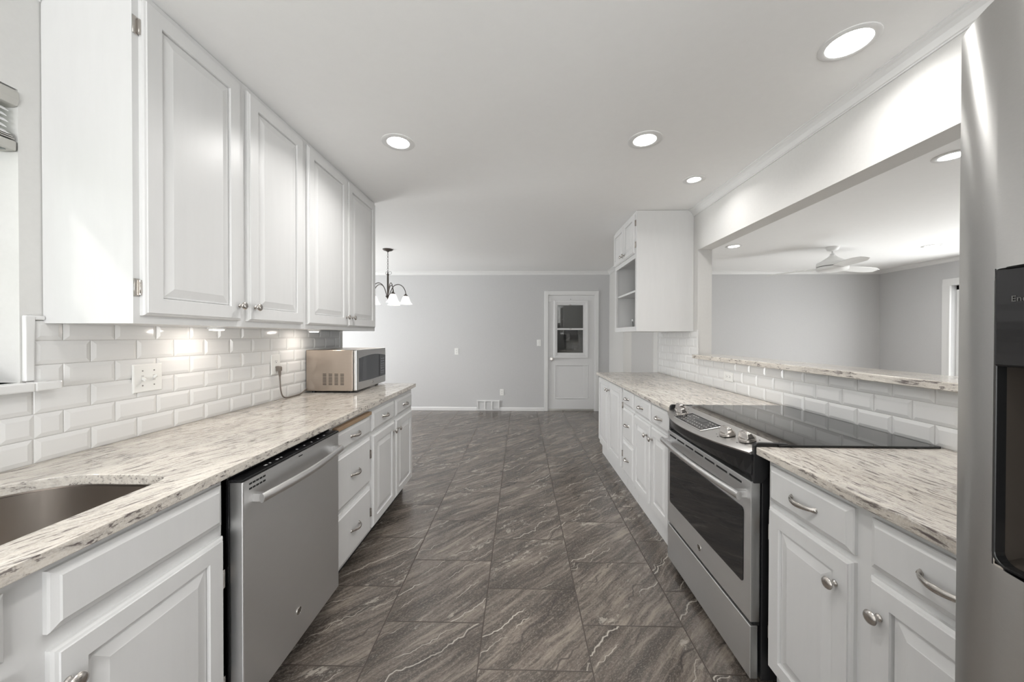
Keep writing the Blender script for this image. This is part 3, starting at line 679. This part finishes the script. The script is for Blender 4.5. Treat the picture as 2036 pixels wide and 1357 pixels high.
def knobR(y, s_, name='control_knob'):
    fr = panelF(y, s_); sg = 28; sc = 1.0
    b = MB().lathe(fr, [(.031, .001), (.0315, .011), (.029, .014)], sg)
    # grip blade across the top
    prof = [(-.030, -.012), (.030, -.012), (.030, .012), (-.030, .012)]
    b.loft([[fr(a*k1, b_*k2, c) for a, b_ in prof] for c, k1, k2 in ((.010, 1, 1.5), (.022, 1, 1.0), (.033, .88, .75), (.036, .7, .5))])
    return b.build(name, NICKEL, cp, .0015, 2)
for y, s_ in ((2.035, .42), (1.945, .55), (1.535, .50), (1.445, .40)): knobR(y, s_)
fr = panelF(1.77, .5)
ds = MB().rects(F(fr(-.135, -.052, .0), fr.u, fr.v, fr.n), .27, .098, [(0, 0), (.001, .004), (.004, .0055), (.007, .004), (.010, .0032)]).build('display', BGLASS, cp)
MB().rects(F(fr(-.139, -.056, -.002), fr.u, fr.v, fr.n), .278, .106, [(0, 0), (0, .004), (.003, .006), (.006, .0055)], True, False).build('display_bezel', STEELH, ds)
b = MB()
for r_ in range(4):
    for k in range(11):
        if r_ > 1 and 3 <= k <= 6: continue
        a = -.118+k*.0225; bb = -.036+r_*.021
        if random.random() < .85: b.fbox(fr, a, a+.007+.006*random.random(), bb, bb+.0025, .0036, .0041)
b.build('key_legend', mat('legend_grey', (.5, .5, .48), .5), ds)
MB().fbox(fr, -.045, .035, .004, .034, .0034, .0040).build('readout', mat('readout_grey', (.03, .032, .034), .2), ds)
b = MB()
for y, s_ in ((2.035, .42), (1.945, .55), (1.535, .50), (1.445, .40)):
    f2 = panelF(y, s_)
    for a, bb in ((.03, -.030), (-.032, -.028), (.0, -.042), (-.030, .030)): b.fbox(f2, a, a+.006, bb, bb+.003, .0006, .0012)
b.build('burner_marking', DARK, cp)
# oven door with window, vents, handle
od = MB(); RZ0, RZ1 = .250, .780
od = od.box(RX, RX+.036, RY0, RY1, RZ0, RZ1).build('oven_door', STEEL, rg, .003, 3)
fr = F((RX, RY1, 0), (0, -1, 0), (0, 0, 1), (-1, 0, 0))
def rrect(a0, a1, b0, b1, r, seg=5):
    return [(x, y) for x, y in rounded(a0, a1, b0, b1, (r, r, r, r), seg)]
L = lambda y: RY1-y
b = MB().loft([[fr(a, b_, c) for a, b_ in rrect(L(2.082)+i, L(1.400)-i, .372+i, .664-i, .016)] for i, c in ((0, 0), (0, .0012), (.002, .0018))], False, True)
b.build('oven_window', BGLASS, od)
b = MB()
for k in range(7):
    y1_ = 2.085-k*.098; b.box(RX-.0008, RX+.003, y1_-.082, y1_, .752, .760)
b.build('vent', DARK, od)
pts = []; rr = []
for k in range(23):
    s_ = k/22; y = 1.372+.735*s_; pts.append((RX-.036-.026*math.sin(PI*s_), y, .722+.006*math.sin(PI*s_))); rr.append(.0165)
b = MB().tube(pts, rr, 16, flat=(1, .7))
for y in (1.395, 2.085):
    b.loft([[Vector((x, y+dy, .722+dz)) for dy, dz in ((-.012, -.012), (.012, -.012), (.012, .012), (-.012, .012))] for x in (RX+.001, RX-.036)])
b.build('handle', STEELH, od)
badge(od, F((RX, 1.742, .305), (0, -1, 0), (0, 0, 1), (-1, 0, 0)), .015)
b = MB().box(RX, RX+.03, RY0, RY1, .035, .236)
sdw = b.build('storage_drawer', STEEL, rg, .004, 3)
MB().box(RX+.012, RX+.036, RY0+.004, RY1-.004, .236, .250).build('door_gap', DARK, rg)

# ------------------------------------------------------------------ refrigerator
rf = thing('refrigerator', (1.05, .09, 0), 'stainless side-by-side refrigerator with a black in-door dispenser at the photo edge', 'refrigerator')
MB().box(.70, 1.50, -.36, .535, .02, 1.765).build('body', mat('fridge_side', (.10, .10, .105), .4), rf, .004)
MB().box(.72, 1.4, -.33, .50, 0, .02).build('foot', BLACKP, rf)
def fx(y):
    t_ = abs((y-.09)/.45); return .582+.058*t_**6
def fdoor(y0, y1, holes=None):
    n = 26; yy = sorted(set([y1-.45*0-(y1-y0)*(k/n) for k in range(n+1)]+([holes[0], holes[1]] if holes else []))); yy.sort()
    zz = [.045]+([holes[2], holes[3]] if holes else [])+[1.756]; b = MB()
    V = lambda y, z: Vector((fx(y)+(.010 if False else 0), y, z))
    for i in range(len(yy)-1):
        for j in range(len(zz)-1):
            if holes and yy[i] >= holes[0]-1e-6 and yy[i+1] <= holes[1]+1e-6 and j == 1: continue
            b.add([V(yy[i], zz[j]), V(yy[i+1], zz[j]), V(yy[i+1], zz[j+1]), V(yy[i], zz[j+1])], [(0, 1, 2, 3)], True)
    # edge returns, top and bottom
    for y in (y0, y1):
        dy = .005 if y == y1 else -.005
        b.add([V(y, zz[0]), V(y, zz[-1]), (fx(y)+.006, y+dy, zz[-1]), (fx(y)+.006, y+dy, zz[0])], [(0, 1, 2, 3)], True)
        b.add([(fx(y)+.006, y+dy, zz[0]), (fx(y)+.006, y+dy, zz[-1]), (.695, y+dy, zz[-1]), (.695, y+dy, zz[0])], [(0, 1, 2, 3)])
    for z in (zz[0], zz[-1]):
        b.add([V(y, z) for y in yy]+[(.695, yy[-1], z), (.695, yy[0], z)], [tuple(range(len(yy)+2))])
    return b.build('door', STEELF, rf)
HO = (.20, .470, 1.036, 1.412)
fd = fdoor(.095, .535, HO); fdoor(-.355, .087)
dsp = MB().box(.602, .640, HO[0], HO[1], 1.288, HO[3]).build('dispenser_panel', BGLASS, fd, .003)
b = MB(); xx = .700; 
x_ = .6065
b.add([(x_, HO[0], HO[2]), (x_, HO[1], HO[2]), (xx, HO[1], HO[2]+.02), (xx, HO[0], HO[2]+.02)], [(0, 1, 2, 3)])
b.add([(xx, HO[0], HO[2]+.02), (xx, HO[1], HO[2]+.02), (xx, HO[1], 1.288), (xx, HO[0], 1.288)], [(0, 1, 2, 3)])
for y in (HO[0], HO[1]): b.add([(x_, y, HO[2]), (xx, y, HO[2]+.02), (xx, y, 1.288), (x_, y, 1.288)], [(0, 1, 2, 3)])
b.build('dispenser_recess', mat('recess_brown', (.045, .038, .032), .3), fd)
fr = F((.604, HO[1], HO[2]), (0, -1, 0), (0, 0, 1), (-1, 0, 0)); w_, h_ = HO[1]-HO[0], HO[3]-HO[2]
MB().loft([[fr(a, b_, c) for a, b_ in rrect(-i, w_+i, -i, h_+i, r_)] for i, c, r_ in ((.0012, -.012, .017), (.0012, .0002, .017), (.0002, .0010, .016), (-.002, .0010, .014), (-.0025, .0, .0135), (-.0025, -.012, .0135))], False, False).build('dispenser_bezel', mat('dark_trim', (.10, .10, .10), .25, .9), fd)
GT = mat('faint_print', (.10, .10, .095), .4)
text_mesh('print', 'Energy', .010, F((.6015, .440, 1.372), (0, -1, 0), (0, 0, 1), (-1, 0, 0)), GT, dsp, .0003)
MB().box(.555, .590, .105, .125, .40, 1.55).build('handle', STEELH, fd, .006, 3)

# ------------------------------------------------------------------ microwave, plug, plates
mw = thing('microwave', (-1.36, 2.80, .914), 'stainless countertop microwave on the granite beyond the outlet', 'microwave')
MY0, MY1, MX = 2.530, 3.078, -1.198
MB().box(-1.535, MX, MY0, MY1, .928, 1.222).build('body', STEELB, mw, .003)
md = MB().box(MX+.003, MX+.030, MY0+.001, MY1, .930, 1.223).build('door', STEELM, mw, .006, 3)
fr = F((MX+.030, MY0, .914), (0, 1, 0), (0, 0, 1), (1, 0, 0))
wpts = []
for k in range(13): s_ = k/12; wpts.append((.034+.506*s_, .076-.004*math.sin(PI*s_)))
for k in range(13): s_ = 1-k/12; wpts.append((.034+.506*s_, .247+.018*math.sin(PI*s_)))
MB().loft([[fr(a, b_, c) for a, b_ in wpts] for c in (0, .0015)], False, True).build('door_window', mat('smoked_glass', (.05, .053, .06), .05, spec=.7), md)
MB().fbox(fr, .405, .408, .08, .255, .0012, .004).build('door_seam', DARK, md)
badge(md, F(fr(.275, .048, 0), fr.u, fr.v, fr.n), .010)
b = MB()
for r_ in range(7):
    for c_ in range(3): b.fbox(fr, .440+c_*.026, .455+c_*.026, .095+r_*.02, .104+r_*.02, .0016, .0020)
b.build('keypad', mat('key_grey', (.22, .23, .25), .4), md)
b = MB()
for c_ in range(4):
    for r_ in range(8): b.box(-1.414+c_*.0425, -1.388+c_*.0425, MY0-.0006, MY0+.002, .972+r_*.0108, .9765+r_*.0108)
b.build('vent', DARK, mw)
for x, y in ((-1.50, 2.57), (-1.23, 2.57), (-1.50, 3.03), (-1.23, 3.03)):
    MB().lathe(F((x, y, .9145), (1, 0, 0), (0, 1, 0), (0, 0, 1)), [(.013, 0), (.013, .014)], 14).build('foot', BLACKP, mw)

def outlet(name, fr, label, cat, kind, group=None, w_=.070, h_=.115):
    """fr: centre of the plate"""
    t = thing(name, tuple(fr.o), label, cat, group)
    f0 = F(fr(-w_/2, -h_/2, 0), fr.u, fr.v, fr.n)
    MB().rects(f0, w_, h_, [(0, 0), (0, .003), (.003, .0055), (.004, .0058)]).build('plate', PLATE, t)
    if kind == 'duplex':
        for s_ in (-1, 1):
            o = MB().loft([[fr(a, b_+s_*.0195, c) for a, b_ in rrect(-.016, .016, -.0135, .0135, .010, 4)] for c in (.005, .0072)], False, True).build('socket', PLATE, t)
            b = MB(); b.fbox(fr, -.0075, -.0055, s_*.0195-.002, s_*.0195+.006, .007, .0076).fbox(fr, .0055, .0075, s_*.0195-.002, s_*.0195+.006, .007, .0076).fbox(fr, -.0025, .0025, s_*.0195-.010, s_*.0195-.005, .007, .0076)
            b.build('slot', DARK, o)
    else:
        n = kind
        for k in range(n):
            a = (k-(n-1)/2)*.046
            MB().fbox(fr, a-.005, a+.005, -.012, .012, .005, .0064).build('collar', GROUT, t)
            up = 1 if k % 2 == 0 else -1
            b = MB().loft([[fr(a+da*s_, z+dz*s_, c) for da, dz in ((-.004, -.006), (.004, -.006), (.004, .006), (-.004, .006))] for c, z, s_ in ((.005, 0, 1), (.020, -.008*up, .75))])
            b.build('toggle', PLATE, t)
            for s_ in (-1, 1): MB().lathe(F(fr(a, s_*.030, .0055), fr.u, fr.v, fr.n), [(.003, 0), (.003, .0012), (0, .0014)], 10).build('screw', NICKEL, t)
    return t
XT = XL+.0100
FL = lambda y, z: F((XT, y, z), (0, 1, 0), (0, 0, 1), (1, 0, 0))
FB = lambda x, z: F((x, YB, z), (1, 0, 0), (0, 0, 1), (0, -1, 0))
outlet('light_switch', FL(1.447, 1.150), 'white double toggle switch on the tiles below the near wall cabinet', 'light switch', 2, w_=.116)
outlet('wall_outlet', FL(2.222, 1.143), 'white outlet on the tiles with the grey microwave plug in it', 'outlet', 'duplex', w_=.080, h_=.124)
outlet('wall_outlet', F((XR-.0100, 2.700, 1.025), (0, 0, 1), (0, 1, 0), (-1, 0, 0)), 'white sideways outlet in the tiles under the bar ledge', 'outlet', 'duplex')
outlet('light_switch', FB(.328, 1.203), 'white single switch on the grey wall beside the back door', 'light switch', 1, w_=.072)
outlet('wall_outlet', FB(-1.130, 1.047), 'white outlet at mid height on the grey back wall', 'outlet', 'duplex')
outlet('wall_outlet', FB(-.324, .325), 'white outlet low on the back wall just above the floor vent', 'outlet', 'duplex')
pc = thing('power_cord', (XT, 2.222, .92), 'grey microwave cord hanging from the tile outlet to the worktop', 'cord')
fr = FL(2.230, 1.118)
MB().loft([[fr(a*k1, b_*k2+dz, c) for a, b_ in ((-.013, -.016), (.013, -.016), (.013, .014), (-.013, .014))] for c, k1, k2, dz in ((.0075, 1.05, 1.05, 0), (.026, 1, 1, -.001), (.034, .75, .8, -.004))]).build('plug', CORD, pc, .003)
cp_ = [(XT+.022, 2.231, 1.104), (XT+.022, 2.233, 1.080), (XT+.021, 2.238, 1.03), (XT+.020, 2.246, .975), (XT+.020, 2.265, .935), (XT+.022, 2.300, .9195), (XT+.026, 2.36, .9190), (XT+.020, 2.42, .9190), (XT+.012, 2.46, .9190), (XT+.012, 2.50, .930), (XT+.014, 2.545, .950)]
def smooth(pts, n=5):
    pts = [Vector(p) for p in pts]; out = []
    for i in range(len(pts)-1):
        p0, p1, p2, p3 = pts[max(i-1, 0)], pts[i], pts[i+1], pts[min(i+2, len(pts)-1)]
        for k in range(n):
            t_ = k/n; out.append(.5*((2*p1)+(p2-p0)*t_+(2*p0-5*p1+4*p2-p3)*t_*t_+(3*p1-p0-3*p2+p3)*t_**3))
    return out+[pts[-1]]
MB().tube(smooth(cp_[1:]), .0042, 8).tube([cp_[0], cp_[1], (XT+.0215, 2.235, 1.065)], [.009, .008, .005], 10).build('cable', CORD, pc)

# floor vent on the back wall
fv = thing('wall_vent', (-.566, YB, 0), 'white louvred register at the foot of the back wall', 'vent')
f0 = F((-.765, YB, .002), (1, 0, 0), (0, 0, 1), (0, -1, 0))
b = MB().fbox(f0, 0, .40, 0, .022, 0, .022).fbox(f0, 0, .40, .160, .182, 0, .022)
for a in (0, .130, .252, .378): b.fbox(f0, a, a+.022, .022, .160, 0, .022)
b.build('grille_frame', TRIMP, fv, .002)
b = MB()
for k in range(9):
    for a0, a1 in ((.022, .130), (.152, .252), (.274, .378)):
        z = .026+k*.0148; b.loft([[f0(a, z, .016), f0(a, z+.010, .004), f0(a, z+.0115, .005), f0(a, z+.0015, .017)] for a in (a0, a1)])
b.build('louvre', TRIMP, fv); MB().fbox(f0, .01, .39, .01, .17, .0005, .002).build('backing', mat('vent_grey', (.35, .35, .35), .7), fv)

# ------------------------------------------------------------------ blind in the kitchen window
bl = thing('window_blind', (XL-.03, .54, 1.92), 'raised white shade with metal rails in the window above the sink', 'blind')
b = MB(); XL0 = XL; XL = XL+.012; y1 = WY1-.001; y0 = WY0+.006
b.loft([[Vector((XL-.060+dx, y, 2.080+dz)) for dx, dz in ((0, 0), (.050, 0), (.054, -.010), (.056, -.030), (.050, -.048), (.040, -.050), (0, -.050))] for y in (y0, y1)]).build('head_rail', RAIL, bl, .002)
b = MB()
for k in range(5):
    z = 2.020-k*.017; pr = []
    for q in range(9):
        s_ = q/8; pr.append((-.058+.050*s_, z+.010*math.sin(PI*s_)-.014*s_))
    b.loft([[Vector((XL+x, y, zz)) for x, zz in pr+[(x, zz-.0012) for x, zz in reversed(pr)]] for y in (y0+.004, y1-.022-.004*(k % 2))])
b.build('slats', SHEER, bl)
b = MB()
for k in range(3): b.box(XL-.058, XL-.010, y0+.004, y1-.016+.004*k, 1.938-k*.006, 1.941-k*.006)
b.build('stacked_slats', RAIL, bl)
MB().box(XL-.060, XL-.008, y0, y1-.004, 1.892, 1.922).build('bottom_rail', RAIL, bl, .004)
MB().box(XL-.050, XL-.020, y1-.12, y1-.02, 1.8905, 1.8925).build('rail_label', mat('label_grey', (.20, .22, .22), .4), bl)
XL = XL0

# ------------------------------------------------------------------ ceiling lights
def downlight(x, y, label, lens=.063, power=3.5, group='recessed ceiling lights', outer=.094):
    t = thing('recessed_light', (x, y, ZC), label, 'ceiling light', group)
    fr = F((x, y, ZC), (1, 0, 0), (0, -1, 0), (0, 0, -1))
    MB().lathe(fr, [(outer, 0), (outer, .003), (outer-.004, .005), (lens+.006, .006), (lens, .004), (lens, .0)], 40, cap0=False, cap1=False).build('trim_ring', TRIMP, t)
    MB().lathe(fr, [(lens, .0015), (lens*.6, .0035), (0, .004)], 32, cap0=True).build('lens', LENS, t)
    area('downlight_beam', (x, y, ZC-.012), (0, 0, -1), lens*2, lens*2, power, (1, .98, .955), 'DISK', math.radians(150))
    return t
downlight(1.269, 1.424, 'largest recessed light, near the crown moulding before the refrigerator', .071, power=2)
downlight(-.719, 2.096, 'recessed light over the sink side of the aisle', power=4)
downlight(.718, 2.098, 'recessed light over the middle aisle in front of the range', power=4)
downlight(1.257, 2.635, 'small recessed light close to the crown moulding before the open-shelf cabinet', .045, 1.2, outer=.075)
downlight(2.712, 2.323, 'recessed living room light half hidden behind the refrigerator edge', .058, 3.5, outer=.090)
downlight(2.695, 4.598, 'recessed living room light nearest the jamb of the pass-through', .063, 3.5)
downlight(5.152, 4.615, 'recessed living room light to the side of the ceiling fan', .063, 3.5)
# beams without fixtures: one inferred above the camera, one added behind it
area('downlight_beam', (.0, .69, ZC-.012), (0, 0, -1), .13, .13, 4, (1, .98, .955), 'DISK', math.radians(160))
area('downlight_beam', (.0, -1.0, ZC-.012), (0, 0, -1), .13, .13, 5, (1, .98, .955), 'DISK', math.radians(160))  # unseen lamp added as fill behind the camera

# ------------------------------------------------------------------ chandelier
CX, CY = -1.746, 4.682
ch = thing('chandelier', (CX, CY, ZC), 'dark bronze chandelier with frosted bell shades hanging at the dining end', 'chandelier')
dn = F((CX, CY, ZC), (1, 0, 0), (0, -1, 0), (0, 0, -1))
MB().lathe(dn, [(.066, 0), (.066, .006), (.055, .016), (.022, .026), (.010, .034), (.004, .045)], 28).build('canopy', BRONZE, ch)
b = MB(); z = ZC-.040; k = 0
while z > 2.155:
    ax = (1, 0) if k % 2 else (0, 1); pts = []
    for q in range(13):
        a = 2*PI*q/12; pts.append((CX+ax[0]*.008*math.cos(a), CY+ax[1]*.008*math.cos(a), z-.014+.015*math.sin(a)))
    b.tube(pts, .0020, 6, up=(.3, .8, .1)); z -= .0235; k += 1
b.build('chain', BRONZE, ch)
b = MB()
for s_, ph in ((1, 0), (-1, .6)):
    pts = [(CX+s_*(.028*(1+math.cos(a))*.9 if s_ > 0 else .016*(1+math.cos(a))), CY+.01*math.sin(a+ph), 2.150+.022*math.sin(a)) for a in [2*PI*q/16+PI for q in range(17)]]
    b.tube(pts, .002, 6, up=(0, 1, 0))
b.build('wire_loop', BRONZE, ch)
MB().lathe(dn, [(.004, .315), (.010, .320), (.016, .335), (.010, .350), (.012, .354), (.012, .600), (.018, .606), (.026, .612), (.030, .622), (.020, .636), (.008, .650), (.004, .664), (.009, .674), (.004, .690), (0, .694)], 20).build('stem', BRONZE, ch)
shade_prof = [(.018, 0), (.030, -.004), (.040, -.018), (.049, -.040), (.058, -.066), (.068, -.088), (.082, -.104), (.084, -.107), (.080, -.104), (.066, -.086), (.056, -.064), (.047, -.040), (.038, -.018), (.028, -.007), (.016, -.003)]
for ang in (90, 18, -54, -126, 162):
    a = math.radians(ang); d = Vector((math.cos(a), math.sin(a), 0)); c0 = Vector((CX, CY, 0)); Rr = .2256
    base_z = 1.858; path = []
    for r_, z in ((.018, 1.868), (.028, 1.895), (.050, 1.955), (.085, 2.000), (.135, 2.016), (.180, 1.995), (.210, 1.955), (.2256, 1.905), (.2256, 1.885)): path.append(c0+d*r_+Vector((0, 0, z-.010)))
    arm = MB().tube(smooth(path, 4), .0052, 8, up=(-d.y, d.x, 0)).build('arm', BRONZE, ch)
    sp_ = c0+d*Rr
    MB().lathe(F((sp_.x, sp_.y, 1.866), (1, 0, 0), (0, 1, 0), (0, 0, 1)), [(.026, -.012), (.027, -.004), (.020, .004), (.012, .012), (.006, .018), (.004, .024)], 20).build('shade_cap', BRONZE, arm)
    MB().lathe(F((sp_.x, sp_.y, 1.855), (1, 0, 0), (0, 1, 0), (0, 0, 1)), shade_prof, 28, cap0=False, cap1=False).build('lamp_shade', SHADE, arm)
    pl = bpy.data.lights.new('bulb_glow', 'POINT'); pl.energy = .6; pl.shadow_soft_size = .03; pl.color = (1, .93, .84)
    po = bpy.data.objects.new('bulb_glow', pl); C.objects.link(po); po.location = (sp_.x, sp_.y, 1.775)

# ------------------------------------------------------------------ ceiling fan in the living room
FX, FY = 3.97, 4.66
fn = thing('ceiling_fan', (FX, FY, ZC), 'white three-blade ceiling fan in the living room beyond the bar opening', 'ceiling fan')
dn = F((FX, FY, ZC), (1, 0, 0), (0, -1, 0), (0, 0, -1))
MB().lathe(dn, [(.070, 0), (.070, .012), (.055, .040), (.030, .052), (.020, .054)], 32).build('canopy', FANW, fn)
MB().lathe(dn, [(.011, .05), (.011, .085), (.026, .088), (.030, .115)], 16).build('downrod', FANW, fn)
MB().lathe(dn, [(.030, .110), (.050, .130), (.090, .158), (.125, .182), (.156, .198), (.160, .208), (.160, .246)], 40).build('motor_housing', FANW, fn)
MB().lathe(dn, [(.150, .246), (.150, .254)], 40).build('motor_gap', DARK, fn)
MB().lathe(dn, [(.160, .254), (.160, .286), (.145, .302), (.08, .314), (0, .317)], 40).build('light_kit', FANW, fn)
for ang in (132, 12, -108):
    a = math.radians(ang); d = Vector((math.cos(a), math.sin(a), 0)); q = Vector((-d.y, d.x, 0)); c0 = Vector((FX, FY, ZC-.262))
    prof = [(.14, .050), (.22, .062), (.34, .072), (.48, .076), (.60, .072), (.70, .040)]; loops = []
    for r_, hw in prof:
        tw = .22; loops.append([c0+d*r_+q*(s_*hw)+Vector((0, 0, -s_*hw*tw-.012*(r_/.68)**1.5+dz)) for s_, dz in ((-1, .003), (0, .006), (1, .003), (1, -.003), (0, 0), (-1, -.003))])
    MB().loft(loops, smooth=False).build('blade', FANW, fn, .001, 1)

# helper keys are not needed any more
for o in bpy.data.objects:
    if '_org' in o: del o['_org']
